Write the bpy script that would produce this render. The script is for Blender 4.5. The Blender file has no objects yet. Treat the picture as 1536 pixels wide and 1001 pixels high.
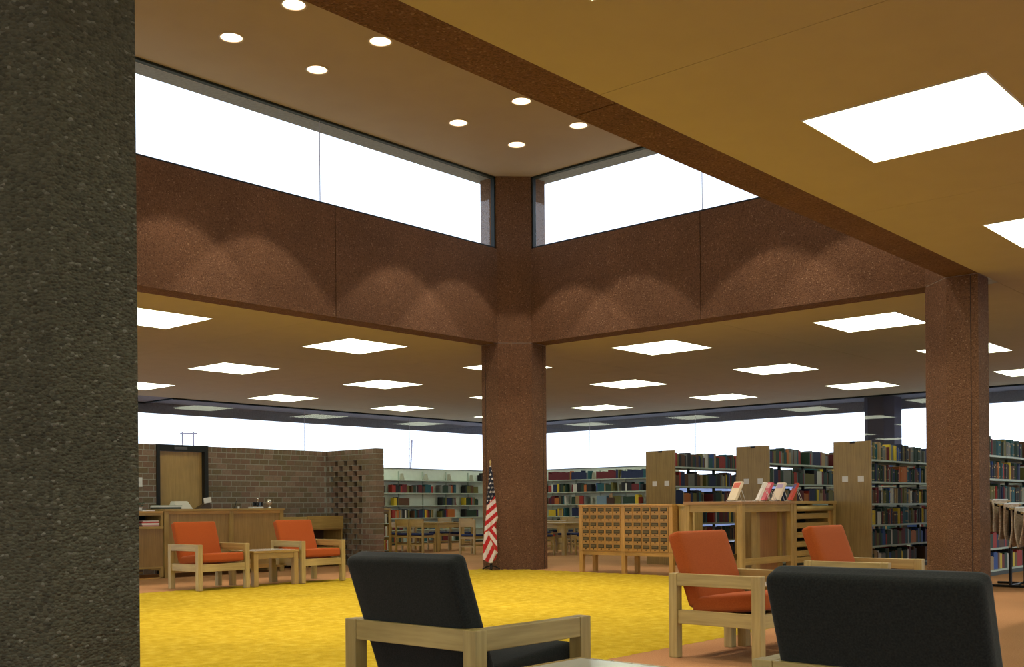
import bpy, bmesh, math, random
from mathutils import Vector, Matrix
random.seed(7)
sc = bpy.context.scene
COL = sc.collection

# ------------------------------------------------------------------ camera
F_PX, Y0, TH, ROLL = 1595.3, 760.41, .7279, -.0082
CAM = Vector((-14.146, -12.536, 1.11))
fw = Vector((math.cos(TH), math.sin(TH), 0)); rt = Vector((math.sin(TH), -math.cos(TH), 0)); up = Vector((0, 0, 1))
r2 = rt * math.cos(ROLL) + up * math.sin(ROLL); u2 = up * math.cos(ROLL) - rt * math.sin(ROLL)
cd = bpy.data.cameras.new('camera'); cam = bpy.data.objects.new('camera', cd); COL.objects.link(cam)
m = Matrix((r2, u2, -fw)).transposed().to_4x4(); m.translation = CAM; cam.matrix_world = m
cd.sensor_width = 36; cd.lens = F_PX / 1536 * 36; cd.shift_y = (Y0 - 500.5) / 1536
cd.clip_start = .05; cd.clip_end = 2000
sc.camera = cam
# ------------------------------------------------------------------ world, exposure
SKY_STRENGTH = 1.9
w = bpy.data.worlds.new('overcast_sky'); sc.world = w; w.use_nodes = True
bg = w.node_tree.nodes['Background']; bg.inputs[0].default_value = (.80, .87, 1.0, 1); bg.inputs[1].default_value = SKY_STRENGTH
PANEL_E = 4.2          # ceiling light diffusers
SPOT_W = 175           # recessed downlights
BULB_E = 30
sc.view_settings.view_transform = 'Standard'; sc.view_settings.look = 'None'
sc.view_settings.exposure = 0.35; sc.view_settings.gamma = 1; sc.view_settings.use_curve_mapping = False
sc.cycles.max_bounces = 10; sc.cycles.diffuse_bounces = 6; sc.cycles.transparent_max_bounces = 16
sc.cycles.sample_clamp_indirect = 6

H, HS, HT = 3.971, 5.625, 6.893      # low ceiling, clerestory sill, high ceiling
A_, B_, T_, C_ = 12.1, 7.693, .391, .418   # courtyard length, width, beam thickness, column chamfer

# ------------------------------------------------------------------ materials
MATS = {}
def nt(name):
    mt = bpy.data.materials.new(name); mt.use_nodes = True; n = mt.node_tree
    return mt, n, n.nodes['Principled BSDF']
def plain(name, col, rough=.6, metal=0., emit=None, es=0., spec=.4):
    if name in MATS: return MATS[name]
    mt, n, p = nt(name)
    p.inputs['Base Color'].default_value = (*col, 1); p.inputs['Roughness'].default_value = rough
    p.inputs['Metallic'].default_value = metal; p.inputs['Specular IOR Level'].default_value = spec
    if emit: p.inputs['Emission Color'].default_value = (*emit, 1); p.inputs['Emission Strength'].default_value = es
    MATS[name] = mt; return mt
def noisy(name, cols, scale=20, detail=4, rough=.7, bump=.3, bdist=.01, stretch=(1, 1, 1), bscale=None, kind='noise', spec=.3, sheen=0., coord='Object', pos=None, big=None):
    if name in MATS: return MATS[name]
    mt, n, p = nt(name); L = n.links; N = n.nodes
    tc = N.new('ShaderNodeTexCoord'); mp = N.new('ShaderNodeMapping'); mp.inputs['Scale'].default_value = stretch
    L.new(tc.outputs[coord], mp.inputs[0])
    if kind == 'noise':
        tx = N.new('ShaderNodeTexNoise'); tx.inputs['Scale'].default_value = scale; tx.inputs['Detail'].default_value = detail; out = tx.outputs['Fac']
    else:
        tx = N.new('ShaderNodeTexVoronoi'); tx.inputs['Scale'].default_value = scale
        sp = N.new('ShaderNodeSeparateColor'); L.new(tx.outputs['Color'], sp.inputs[0]); out = sp.outputs[0]
    L.new(mp.outputs[0], tx.inputs['Vector'])
    cr = N.new('ShaderNodeValToRGB'); el = cr.color_ramp.elements
    k = len(cols)
    ps = pos or [(.3 + .4 * i / max(1, k - 1)) if kind == 'noise' else i / max(1, k - 1) for i in range(k)]
    el[0].position = ps[0]; el[0].color = (*cols[0], 1); el[1].position = ps[-1]; el[1].color = (*cols[-1], 1)
    for i in range(1, k - 1):
        e = el.new(ps[i]); e.color = (*cols[i], 1)
    L.new(out, cr.inputs[0]); colout = cr.outputs[0]
    if big:
        t2 = N.new('ShaderNodeTexNoise'); t2.inputs['Scale'].default_value = big[0]; t2.inputs['Detail'].default_value = 3
        L.new(tc.outputs[coord], t2.inputs['Vector'])
        mr = N.new('ShaderNodeMapRange'); mr.inputs[1].default_value = .3; mr.inputs[2].default_value = .7
        mr.inputs[3].default_value = 1 - big[1]; mr.inputs[4].default_value = 1 + big[1]
        L.new(t2.outputs['Fac'], mr.inputs[0])
        vm = N.new('ShaderNodeVectorMath'); vm.operation = 'SCALE'; L.new(colout, vm.inputs[0]); L.new(mr.outputs[0], vm.inputs['Scale'])
        colout = vm.outputs[0]
    L.new(colout, p.inputs['Base Color'])
    if bump:
        bn = N.new('ShaderNodeBump'); bn.inputs['Strength'].default_value = bump; bn.inputs['Distance'].default_value = bdist
        if bscale or kind != 'noise':
            t3 = N.new('ShaderNodeTexVoronoi' if kind != 'noise' else 'ShaderNodeTexNoise'); t3.inputs['Scale'].default_value = bscale or scale
            L.new(mp.outputs[0], t3.inputs['Vector']); ho = t3.outputs[0]
            if kind != 'noise': bn.invert = True
        else: ho = out
        L.new(ho, bn.inputs['Height']); L.new(bn.outputs[0], p.inputs['Normal'])
    p.inputs['Roughness'].default_value = rough; p.inputs['Specular IOR Level'].default_value = spec
    if sheen: p.inputs['Sheen Weight'].default_value = sheen; p.inputs['Sheen Roughness'].default_value = .5
    MATS[name] = mt; return mt

concrete = noisy('exposed_aggregate', [(.100, .050, .027), (.145, .074, .040), (.175, .093, .051), (.26, .165, .10)], scale=70, kind='vor', bump=.7, bdist=.009, rough=.85, spec=.2, big=(1.6, .12), pos=[0, .35, .95, 1])
concrete_shaded = noisy('shaded_pebble_aggregate', [(.045, .040, .024), (.070, .064, .038), (.090, .083, .052), (.18, .17, .13)], scale=58, kind='vor', bump=.9, bdist=.012, rough=.7, spec=.3, big=(1.3, .15), stretch=(1, 1, 1.5), pos=[0, .4, .95, 1])  # coarser copy of the aggregate; dim greenish light put into its colour
concrete_joint = plain('concrete_joint', (.05, .035, .03), .9)
joint_light = plain('pale_joint_sealant', (.42, .33, .26), .8)
carpet = noisy('tan_orange_carpet', [(.355, .18, .083), (.47, .25, .122)], scale=90, bump=.5, bdist=.006, rough=.95, spec=.05, big=(.7, .1))
rugm = noisy('yellow_shag', [(.40, .285, .014), (.48, .345, .022), (.56, .42, .045)], scale=9, detail=8, bump=.8, bdist=.02, rough=.95, spec=.05, stretch=(1, 1, .3), bscale=70, big=(.5, .1))
ceil_low = noisy('cream_ceiling', [(.49, .42, .26), (.515, .445, .275)], scale=3, bump=0, rough=.8, spec=.15)
ceil_high = noisy('rose_tan_ceiling', [(.385, .31, .29), (.405, .33, .31)], scale=2, bump=0, rough=.8, spec=.15)
def wood(name, c1, c2, ax, rough=.36):
    s = [26, 26, 26]; s[ax] = 1.6
    return noisy(name, [c1, c2], scale=1.6, detail=6, bump=.08, bdist=.003, rough=rough, stretch=tuple(s), spec=.5, big=(2.2, .13))
OAK1, OAK2 = (.31, .195, .052), (.43, .285, .085)
oak = [wood('oak_grain_' + 'xyz'[i], OAK1, OAK2, i) for i in range(3)]
DK1, DK2 = (.40, .215, .052), (.54, .305, .08)
doak = [wood('darker_oak_grain_' + 'xyz'[i], DK1, DK2, i) for i in range(3)]
PN1, PN2 = (.33, .235, .075), (.47, .35, .125)
pine = [wood('pale_ash_grain_' + 'xyz'[i], PN1, PN2, i) for i in range(3)]
orange_f = noisy('orange_wool', [(.31, .064, .014), (.39, .09, .02)], scale=160, bump=.3, bdist=.002, rough=.95, spec=.05, sheen=.08)
black_f = noisy('black_wool', [(.010, .011, .010), (.022, .023, .020)], scale=160, bump=.3, bdist=.002, rough=.95, spec=.08, sheen=.12)
brickm = [noisy('brick_%s' % nme, c, scale=22, bump=.4, bdist=.004, rough=.9, spec=.1) for nme, c in
          (('brown', [(.165, .120, .080), (.23, .167, .113)]), ('red_brown', [(.178, .113, .08), (.23, .15, .106)]), ('olive', [(.144, .11, .065), (.195, .15, .092)]), ('rose', [(.23, .16, .115), (.29, .207, .155)]))]
mortar = noisy('mortar', [(.30, .30, .25), (.37, .37, .31)], scale=30, bump=.3, rough=.95, spec=.05)
dark_frame = plain('dark_bronze_frame', (.012, .014, .013), .45, .3)
green_frame = plain('green_black_frame', (.007, .014, .014), .6)
steel = plain('grey_green_steel', (.42, .50, .43), .5, .0)
steel_dk = plain('dark_green_steel', (.035, .05, .042), .5)
steel_back = noisy('pale_green_panel', [(.64, .70, .62), (.69, .75, .66)], scale=8, bump=0, rough=.6)
white_pl = plain('white_card', (.75, .75, .72), .6)
paper_m = noisy('page_paper', [(.62, .58, .48), (.75, .72, .62)], scale=60, bump=0, rough=.8)
black_m = plain('black_metal', (.01, .01, .01), .4, .3)
chrome = plain('chrome', (.6, .6, .6), .2, 1.)
brass = plain('brass', (.55, .38, .14), .3, 1.)
holder_m = plain('bronze_label_holder', (.05, .036, .016), .4, .4)
card_m = plain('tan_index_card', (.13, .10, .045), .8)
navy_pad = plain('navy_seat_pad', (.012, .022, .09), .8)
ext_conc = noisy('exterior_concrete', [(.22, .21, .22), (.28, .27, .28)], scale=20, bump=.2, rough=.9)
gravel2 = noisy('pale_gravel', [(.26, .27, .31), (.34, .35, .40)], scale=.5, bump=0, rough=.95)
gravel = noisy('frozen_ground', [(.10, .12, .21), (.15, .18, .28)], scale=.5, bump=0, rough=.95, coord='Object')
pole_m = plain('weathered_pole', (.22, .2, .25), .9)
diff_m = plain('lit_diffuser', (.9, .9, .88), .6, emit=(.93, 1.0, .74), es=PANEL_E)
bulb_m = plain('lit_bulb', (.9, .9, .9), .5, emit=(1.0, .84, .62), es=BULB_E)
refl_m = plain('white_reflector', (.85, .8, .72), .35)
def glass_mat():
    mt, n, p = nt('window_glass'); N, L = n.nodes, n.links
    tr = N.new('ShaderNodeBsdfTransparent'); tr.inputs[0].default_value = (.93, .95, .96, 1)
    gl = N.new('ShaderNodeBsdfGlossy'); gl.inputs['Roughness'].default_value = .01
    fr = N.new('ShaderNodeFresnel'); fr.inputs[0].default_value = 1.5
    geo = N.new('ShaderNodeNewGeometry'); fm = N.new('ShaderNodeMath'); fm.operation = 'MULTIPLY'; fs_ = N.new('ShaderNodeMath'); fs_.operation = 'SUBTRACT'; fs_.inputs[0].default_value = 1.8
    f2 = N.new('ShaderNodeMath'); f2.operation = 'MULTIPLY'; f2.inputs[1].default_value = 1.8; L.new(geo.outputs['Backfacing'], f2.inputs[0]); L.new(f2.outputs[0], fs_.inputs[1])
    L.new(fr.outputs[0], fm.inputs[0]); L.new(fs_.outputs[0], fm.inputs[1]); fm.use_clamp = True
    mx = N.new('ShaderNodeMixShader'); L.new(fm.outputs[0], mx.inputs[0]); L.new(tr.outputs[0], mx.inputs[1]); L.new(gl.outputs[0], mx.inputs[2])
    L.new(mx.outputs[0], N['Material Output'].inputs[0]); return mt
glass = glass_mat()

# ------------------------------------------------------------------ geometry helpers
class G:
    def __init__(s): s.v = []; s.f = []; s.m = []
    def add(s, vs, fs, m=0, M=None):
        b = len(s.v)
        s.v += [tuple(M @ Vector(p)) for p in vs] if M else [tuple(p) for p in vs]
        s.f += [tuple(b + i for i in f) for f in fs]; s.m += [m] * len(fs); return s
    def box(s, x0, x1, y0, y1, z0, z1, m=0, M=None):
        return s.add([(x0, y0, z0), (x1, y0, z0), (x1, y1, z0), (x0, y1, z0), (x0, y0, z1), (x1, y0, z1), (x1, y1, z1), (x0, y1, z1)],
                     [(0, 3, 2, 1), (4, 5, 6, 7), (0, 1, 5, 4), (1, 2, 6, 5), (2, 3, 7, 6), (3, 0, 4, 7)], m, M)
    def prism(s, poly, z0, z1, m=0, M=None):
        k = len(poly); vs = [(*p, z0) for p in poly] + [(*p, z1) for p in poly]
        return s.add(vs, [tuple(reversed(range(k))), tuple(range(k, 2 * k))] + [(i, (i + 1) % k, k + (i + 1) % k, k + i) for i in range(k)], m, M)
    def rod(s, a, b, r, n=10, m=0, r1=None):
        a, b = Vector(a), Vector(b); d = (b - a).normalized(); t = Vector((0, 0, 1)) if abs(d.z) < .9 else Vector((1, 0, 0))
        x = d.cross(t).normalized(); y = d.cross(x); r1 = r if r1 is None else r1
        vs = [a + x * r * math.cos(2 * math.pi * i / n) + y * r * math.sin(2 * math.pi * i / n) for i in range(n)] + \
             [b + x * r1 * math.cos(2 * math.pi * i / n) + y * r1 * math.sin(2 * math.pi * i / n) for i in range(n)]
        return s.add(vs, [tuple(range(n)), tuple(reversed(range(n, 2 * n)))] + [(i, n + i, n + (i + 1) % n, (i + 1) % n) for i in range(n)], m)
    def tube(s, pts, r, n=8, m=0):
        for a, b in zip(pts, pts[1:]): s.rod(a, b, r, n, m)
        return s
    def lathe(s, prof, n=24, m=0, o=(0, 0, 0)):
        vs = [(o[0] + r * math.cos(2 * math.pi * i / n), o[1] + r * math.sin(2 * math.pi * i / n), o[2] + z) for r, z in prof for i in range(n)]
        fs = [(j * n + i, j * n + (i + 1) % n, (j + 1) * n + (i + 1) % n, (j + 1) * n + i) for j in range(len(prof) - 1) for i in range(n)]
        return s.add(vs, fs, m)
    def rbox(s, sx, sy, sz, r, n=9, bulge=0., m=0, M=None):
        """rounded cushion, half sizes sx sy sz"""
        def axis(h):
            t = [-h, -h + .15 * r, -h + .45 * r, -h + r]; k = n
            mid = [(-h + r) + (2 * h - 2 * r) * i / k for i in range(1, k)]
            return t + mid + [-q for q in reversed(t)]
        X, Y, Z = axis(sx), axis(sy), axis(sz); idx = {}; vs = []; fs = []
        def vert(p):
            key = tuple(round(c, 5) for c in p)
            if key in idx: return idx[key]
            q = Vector((max(-sx + r, min(sx - r, p[0])), max(-sy + r, min(sy - r, p[1])), max(-sz + r, min(sz - r, p[2]))))
            d = Vector(p) - q; o = q + d.normalized() * r if d.length > 1e-9 else q
            o.z += math.copysign(bulge, o.z) * max(0, 1 - (o.x / sx) ** 2) * max(0, 1 - (o.y / sy) ** 2) * min(1, abs(o.z) / sz)
            idx[key] = len(vs); vs.append(o); return idx[key]
        def sheet(P, Q, fn, flip):
            for i in range(len(P) - 1):
                for j in range(len(Q) - 1):
                    f = [vert(fn(P[i], Q[j])), vert(fn(P[i + 1], Q[j])), vert(fn(P[i + 1], Q[j + 1])), vert(fn(P[i], Q[j + 1]))]
                    fs.append(tuple(reversed(f)) if flip else tuple(f))
        for sg in (-1, 1):
            sheet(X, Y, lambda a, b: (a, b, sg * sz), sg < 0); sheet(Y, Z, lambda a, b: (sg * sx, a, b), sg < 0); sheet(X, Z, lambda a, b: (a, sg * sy, b), sg > 0)
        return s.add(vs, fs, m, M)
    def mesh(s, name, mats, smooth=False):
        me = bpy.data.meshes.new(name); me.from_pydata(s.v, [], s.f)
        for x in (mats if isinstance(mats, (list, tuple)) else [mats]): me.materials.append(x)
        if any(s.m): me.polygons.foreach_set('material_index', s.m)
        if smooth: me.polygons.foreach_set('use_smooth', [True] * len(s.f))
        me.update(); return me
    def build(s, name, mats, parent=None, smooth=False, bevel=0., loc=None, rot=None):
        o = bpy.data.objects.new(name, s.mesh(name, mats, smooth)); COL.objects.link(o)
        if parent: o.parent = parent
        if loc: o.location = loc
        if rot is not None: o.rotation_euler = (0, 0, rot)
        if bevel:
            b = o.modifiers.new('bevel', 'BEVEL'); b.width = bevel; b.segments = 2; b.limit_method = 'ANGLE'
        return o
def tag(o, label=None, cat=None, group=None, kind=None):
    if label: o['label'] = label
    if cat: o['category'] = cat
    if group: o['group'] = group
    if kind: o['kind'] = kind
    return o
def empty(name, loc, label, cat, group=None, rz=0.):
    o = bpy.data.objects.new(name, None); COL.objects.link(o); o.empty_display_size = .1
    o.location = loc; o.rotation_euler = (0, 0, rz); return tag(o, label, cat, group)
def kids(o): return [c for c in bpy.data.objects if c.parent == o]
def dup(root, loc, rz, label, group=None):
    r = root.copy(); COL.objects.link(r); r.location = loc; r.rotation_euler = (0, 0, rz); r['label'] = label
    if group: r['group'] = group
    for ch in kids(root):
        c = ch.copy(); COL.objects.link(c); c.parent = r
        for g in kids(ch):
            d = g.copy(); COL.objects.link(d); d.parent = c
    return r
def struct(g, name, mats, parent=None, **k):
    return tag(g.build(name, mats, parent, **k), kind='structure')

# ------------------------------------------------------------------ floor and outdoors
X0, X1, YB, YF = -24.7, 13.2, -20.3, 12.11
struct(G().box(X0, X1, YB, YF + 1.6, -.1, 0), 'floor', carpet)
g = G()
for a, b, c_, d_ in ((-400, 600, YF + 1.6, 600), (X1, 600, YB, YF + 1.6), (-400, X0, YB, YF + 1.6), (-400, 600, -400, YB)):
    g.box(a, b, c_, d_, -.35, -.15)
struct(g, 'ground', gravel2)
g = G()   # low bank outside the east glass
for i in range(24):
    y0 = -60 + i * 5
    h0, h1 = 2.4 + .15 * math.sin(i * .7), 2.4 + .15 * math.sin((i + 1) * .7)
    g.add([(24, y0, -.2), (24, y0 + 5, -.2), (31, y0 + 5, h1), (31, y0, h0), (44, y0, -.2), (44, y0 + 5, -.2)], [(0, 3, 2, 1), (3, 4, 5, 2)])
struct(g, 'hill', gravel)

# ------------------------------------------------------------------ columns
def column(cx, cy, sx, sy, name='column', cm=None):
    cm = cm or concrete
    """square shaft with two chamfered corners; (sx,sy) points into the courtyard"""
    def P(a, b): return (cx + sx * a, cy + sy * b)
    def poly(e=0.):
        c, t = C_ - e, T_ - e
        return [P(-c + 2 * 0, 0)] if False else [P(c, 0 + 0), P(0, c), P(-t, c), P(-t, -t + C_), P(-t + C_, -t), P(c, -t)]
    def orient(pl):
        ar = sum(p[0] * q[1] - q[0] * p[1] for p, q in zip(pl, pl[1:] + pl[:1])); return pl if ar > 0 else pl[::-1]
    o = struct(G().prism(orient(poly()), -.02, H - .006), name, cm)
    G().prism(orient(poly(.012)), H - .006, H + .008).build('joint_strip', joint_light, o)
    G().prism(orient(poly()), H + .008, HT).build('upper_shaft', cm, o)
    # vertical reveal lines on the outer shaft faces
    gg = G()
    for (a, b) in ((C_ + .0005, -T_ + .09), (-T_ + .09, C_ + .0005)):
        x, y = P(a, b)
        gg.box(x - .004, x + .004, y - .004, y + .004, 0, H - .01)
    gg.build('reveal_line', concrete_joint, o)
    return o
column(0, 0, -1, -1); column(0, -B_, -1, 1); column(-A_, -B_, 1, 1, cm=concrete_shaded); column(-A_, 0, 1, -1)

# ------------------------------------------------------------------ beams (parapet panels under the clerestory)
def beam(x0, x1, y0, y1, cuts, along, name='beam'):
    g = G(); e = .03
    if along == 'x': g.box(x0, x1, y0 + e, y1 - e, H + .03, HS - .01)
    else: g.box(x0 + e, x1 - e, y0, y1, H + .03, HS - .01)
    o = struct(g, name, concrete_joint)
    lim = [(x0 if along == 'x' else y0)] + cuts + [(x1 if along == 'x' else y1)]
    for i, (a, b) in enumerate(zip(lim, lim[1:])):
        a2 = a + (.006 if i else 0); b2 = b - (.006 if i < len(lim) - 2 else 0)
        g = G()
        g.box(a2, b2, y0, y1, H, HS) if along == 'x' else g.box(x0, x1, a2, b2, H, HS)
        g.build('concrete_panel', concrete, o)
    return o
beam(-A_ + C_, -C_, 0, T_, [-8.0, -4.0], 'x')
beam(-A_ + C_, -C_, -B_ - T_, -B_, [-8.0, -4.0], 'x')
beam(0, T_, -B_ + C_, -C_, [-B_ / 2], 'y')
beam(-A_ - T_, -A_, -B_ + C_, -C_, [-B_ / 2], 'y')

# ------------------------------------------------------------------ clerestory windows and high ceiling
def pane_window(name, p0, p1, z0, z1, joints, normal, fr=.035, out=.0):
    """p0,p1 in plan; joints as fractions; normal points outdoors"""
    p0, p1 = Vector(p0), Vector(p1); d = p1 - p0; L = d.length; d.normalize(); n = Vector(normal)
    def bar(a, b, z0, z1, dn0, dn1):
        q = [p0 + d * a + n * dn0, p0 + d * b + n * dn0, p0 + d * b + n * dn1, p0 + d * a + n * dn1]
        ar = sum(s.x * t.y - t.x * s.y for s, t in zip(q, q[1:] + q[:1])); q = q if ar > 0 else q[::-1]
        return [(v.x, v.y) for v in q], z0, z1
    g = G()
    for a, b, c_, e in (((0, L, z0, z0 + fr), (0, L, z1 - fr, z1), (0, fr, z0, z1), (L - fr, L, z0, z1)) if z0 > 1 else ((0, L, z0, z0 + fr), (0, L, z1 - fr, z1))):
        g.prism(*bar(a, b, c_, e, -.03, .05))
    o = struct(g, name, green_frame)
    js = [0] + list(joints) + [1]
    for i, (a, b) in enumerate(zip(js, js[1:])):
        G().prism(*bar(a * L + .004, b * L - .004, z0 + .005, z1 - .005, .006, .014)).build('glass_pane', glass, o)
        if i: G().prism(*bar(a * L - .004, a * L + .004, z0 + .01, z1 - .01, .004, .016)).build('glazing_joint', plain('clear_sealant', (.45, .43, .5), .4), o)
    return o
wy = .06
pane_window('window_1', (-A_ + C_, wy), (-C_, wy), HS, HT, [8.0 / 11.264 - .0285 - .02], (0, 1))
pane_window('window_2', (wy, -B_ + C_), (wy, -C_), HS, HT, [.5], (1, 0))
pane_window('window_3', (-A_ + C_, -B_ - wy), (-C_, -B_ - wy), HS, HT, [.5], (0, -1))
pane_window('window_4', (-A_ - wy, -B_ + C_), (-A_ - wy, -C_), HS, HT, [.5], (-1, 0))

DL_X = [-10.6, -9.32, -6.67, -5.36, -2.71, -1.39]; DL_Y = [-6.37, -5.1, -2.585, -1.33]; DR_ = .135
def holed(g, x0, x1, y0, y1, cx, cy, r, z, n=32):
    ring = [(cx + r * math.cos(2 * math.pi * i / n), cy + r * math.sin(2 * math.pi * i / n), z) for i in range(n)]
    outer = []
    for i in range(n):
        a = 2 * math.pi * i / n; c, s = math.cos(a), math.sin(a)
        t = min(((x1 - cx) / c if c > 1e-9 else (x0 - cx) / c if c < -1e-9 else 1e9), ((y1 - cy) / s if s > 1e-9 else (y0 - cy) / s if s < -1e-9 else 1e9))
        outer.append((cx + c * t, cy + s * t, z))
    corners = [(x1, y1, z), (x0, y1, z), (x0, y0, z), (x1, y0, z)]
    vs = ring + outer + corners; fs = []
    for i in range(n):
        j = (i + 1) % n; fs.append((i, j, n + j, n + i))
        a, b = outer[i], outer[j]
        if abs(a[0] - b[0]) > 1e-6 and abs(a[1] - b[1]) > 1e-6:
            for k, cpt in enumerate(corners):
                if (abs(cpt[0] - a[0]) < 1e-6 or abs(cpt[0] - b[0]) < 1e-6) and (abs(cpt[1] - a[1]) < 1e-6 or abs(cpt[1] - b[1]) < 1e-6):
                    fs.append((n + i, n + j, 2 * n + k))
    g.add(vs, fs)
def mids(v, lo, hi): return [lo] + [(a + b) / 2 for a, b in zip(v, v[1:])] + [hi]
g = G(); mx, my = mids(DL_X, -A_ - .2, .2), mids(DL_Y, -B_ - .2, .2)
for i, cx in enumerate(DL_X):
    for j, cy in enumerate(DL_Y): holed(g, mx[i], mx[i + 1], my[j], my[j + 1], cx, cy, DR_, HT)
hc = struct(g, 'ceiling', ceil_high)
# roof slab: hollow ring above, with eaves just past the parapet
g = G(); ov = .52
for a, b, c_, d_ in ((-A_ - ov, ov, .2, ov), (-A_ - ov, ov, -B_ - ov, -B_ - .2), (.2, ov, -B_ - .2, .2), (-A_ - ov, -A_ - .2, -B_ - .2, .2)):
    g.box(a, b, c_, d_, HT - .001, HT + .5)
g.box(-A_ - ov, ov, -B_ - ov, ov, HT + .5, HT + .6)
struct(g, 'roof', ext_conc)
def downlight(cx, cy, label):
    o = empty('downlight', (cx, cy, HT), label, 'ceiling light', 'round recessed downlights in the high ceiling')
    G().lathe([(DR_ + .022, -.002), (DR_ + .02, -.008), (DR_ - .004, -.006), (DR_ - .004, .004)], 32).build('trim_ring', plain('trim_white', (.5, .42, .36), .5), o, smooth=True)
    G().lathe([(DR_ - .002, .0), (DR_ - .01, .07), (DR_ - .035, .16), (.05, .21), (.0005, .215)], 32).build('reflector', refl_m, o, smooth=True)
    G().lathe([(.0005, .09), (.035, .095), (.055, .12), (.05, .15), (.03, .19), (.0005, .2)], 20).build('bulb', bulb_m, o, smooth=True)
    ld = bpy.data.lights.new('downlight_beam', 'SPOT'); ld.energy = SPOT_W; ld.color = (1, .84, .66); ld.spot_size = math.radians(70); ld.spot_blend = .12; ld.shadow_soft_size = .04
    lo = bpy.data.objects.new('downlight_beam', ld); COL.objects.link(lo); lo.parent = o; lo.location = (0, 0, -.012)
rowname = {-1.33: 'first row from the north window', -2.585: 'second row from the north window', -5.1: 'third row from the north window', -6.37: 'fourth row from the north window'}
ordn = ['first', 'second', 'third', 'fourth', 'fifth', 'sixth', 'seventh', 'eighth', 'ninth', 'tenth']
for j, cy in enumerate(DL_Y):
    for i, cx in enumerate(DL_X):
        downlight(cx, cy, 'recessed round downlight, %s from the column corner, %s row from the long window' % (ordn[5 - i], ordn[3 - j]))

# ------------------------------------------------------------------ low ceiling in panels
OX0, OX1, OY0, OY1 = -A_ - T_, T_, -B_ - T_, T_
xs = sorted([X0, OX0, OX1, X1, -20.5, -16.4, -4.02, -8.2, 4.3, 8.6]); ys = sorted([YB, OY0, OY1, YF, -16.2, -12.1, 4.1, 8.15, -3.85])
ce = struct(G().box(X0 - .0, X1 + 1.7, YF, YF + 1.6, H, H + .2).box(X1, X1 + 1.7, YB - 1.7, YF, H, H + .2).box(X0 - 1.7, X0, YB - 1.7, YF + 1.6, H, H + .2).box(X0, X1, YB - 1.7, YB, H, H + .2), 'roof', ext_conc)
ce = struct(G().box(X0, X1, YB, OY0, H + .05, H + .2).box(X0, X1, OY1, YF, H + .05, H + .2).box(X0, OX0, OY0, OY1, H + .05, H + .2).box(OX1, X1, OY0, OY1, H + .05, H + .2), 'ceiling', ceil_low)
for i in range(len(xs) - 1):
    for j in range(len(ys) - 1):
        a, b, c_, d_ = xs[i], xs[i + 1], ys[j], ys[j + 1]
        if a >= OX0 - .01 and b <= OX1 + .01 and c_ >= OY0 - .01 and d_ <= OY1 + .01: continue
        e = .003
        G().box(a + (e if a > X0 else 0), b - e, c_ + e, d_ - e, H - .0, H + .045).build('ceiling_panel', ceil_low, ce)
LX = {10.2: [-17.9, -13.8, -9.7, -5.7, -1.65, 2.5, 6.65, 10.95], 6.1: [-17.9, -13.8, -9.8, -5.8, -1.72, 2.3, 6.5, 10.75], 2.05: [-21.9, -17.9, -13.9, -9.9, -5.88, -1.92, 2.12, 6.37, 10.7],
      -1.75: [-21.9, -17.9, -13.9, 2.08, 6.38, 10.75], -5.62: [-21.9, -17.9, -13.9, 2.15, 6.4, 10.8], -9.55: [-21.9, -17.9, -13.9, -10.0, -6.12, -2.08, 2.2, 6.4, 10.8],
      -13.5: [-21.9, -17.9, -13.9, -10.0, -6.0, -2.0, 2.2, 6.4, 10.8], -17.4: [-21.9, -17.9, -13.9, -10.0, -6.0, -2.0, 2.2, 6.4, 10.8]}
hs = .665
fr_me = G().box(-hs, hs, -hs, -hs + .012, -.006, .003).box(-hs, hs, hs - .012, hs, -.006, .003).box(-hs, -hs + .012, -hs + .012, hs - .012, -.006, .003).box(hs - .012, hs, -hs + .012, hs - .012, -.006, .003).mesh('frame', plain('light_frame_white', (.7, .68, .6), .5))
df_me = G().box(-hs + .012, hs - .012, -hs + .012, hs - .012, -.004, .003).mesh('diffuser', diff_m)
rown = {10.2: 'outermost row by the north glass wall', 6.1: 'middle row north of the long beam', 2.05: 'row nearest the long concrete beam', -1.75: 'row level with the flag column', -5.62: 'row level with the bare column', -9.55: 'row over the orange and black armchairs', -13.5: 'row behind the viewer', -17.4: 'row by the south glass wall'}
for y, xl in LX.items():
    for k, x in enumerate(sorted(xl, reverse=True)):
        o = empty('ceiling_light', (x, y, H), 'square lit ceiling panel, %s from the east, %s' % (ordn[k], rown[y]), 'ceiling light', 'square ceiling lights')
        for nm, me in (('frame', fr_me), ('diffuser', df_me)):
            c_ = bpy.data.objects.new(nm, me); COL.objects.link(c_); c_.parent = o

# ------------------------------------------------------------------ perimeter glass walls, eaves
BX = .5   # bump-out starts west of this x
jn = [(v - BX) / (X1 - BX) for v in (4.62, 8.70)]
pane_window('window_5', (BX, YF), (X1, YF), 0, H, jn, (0, 1), fr=.04)
pane_window('window_6', (X0, YF + 1.45), (BX, YF + 1.45), 0, H, [.2, .4, .6, .8], (0, 1), fr=.04)
pane_window('window_7', (BX, YF), (BX, YF + 1.45), 0, H, [], (-1, 0), fr=.03)
jn = [(v - YB) / (YF - YB) for v in (-15.6, -11.6, -7.6, -3.5, .5, 4.48, 8.45)]
pane_window('window_8', (X1, YB), (X1, YF), 0, H, jn, (1, 0), fr=.04)
pane_window('window_9', (X0, YB), (X1, YB), 0, H, [i / 9 for i in range(1, 9)], (0, -1), fr=.04)
pane_window('window_10', (X0, YB), (X0, YF + 1.45), 0, H, [i / 8 for i in range(1, 8)], (-1, 0), fr=.04)
zf = 3.70
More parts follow.
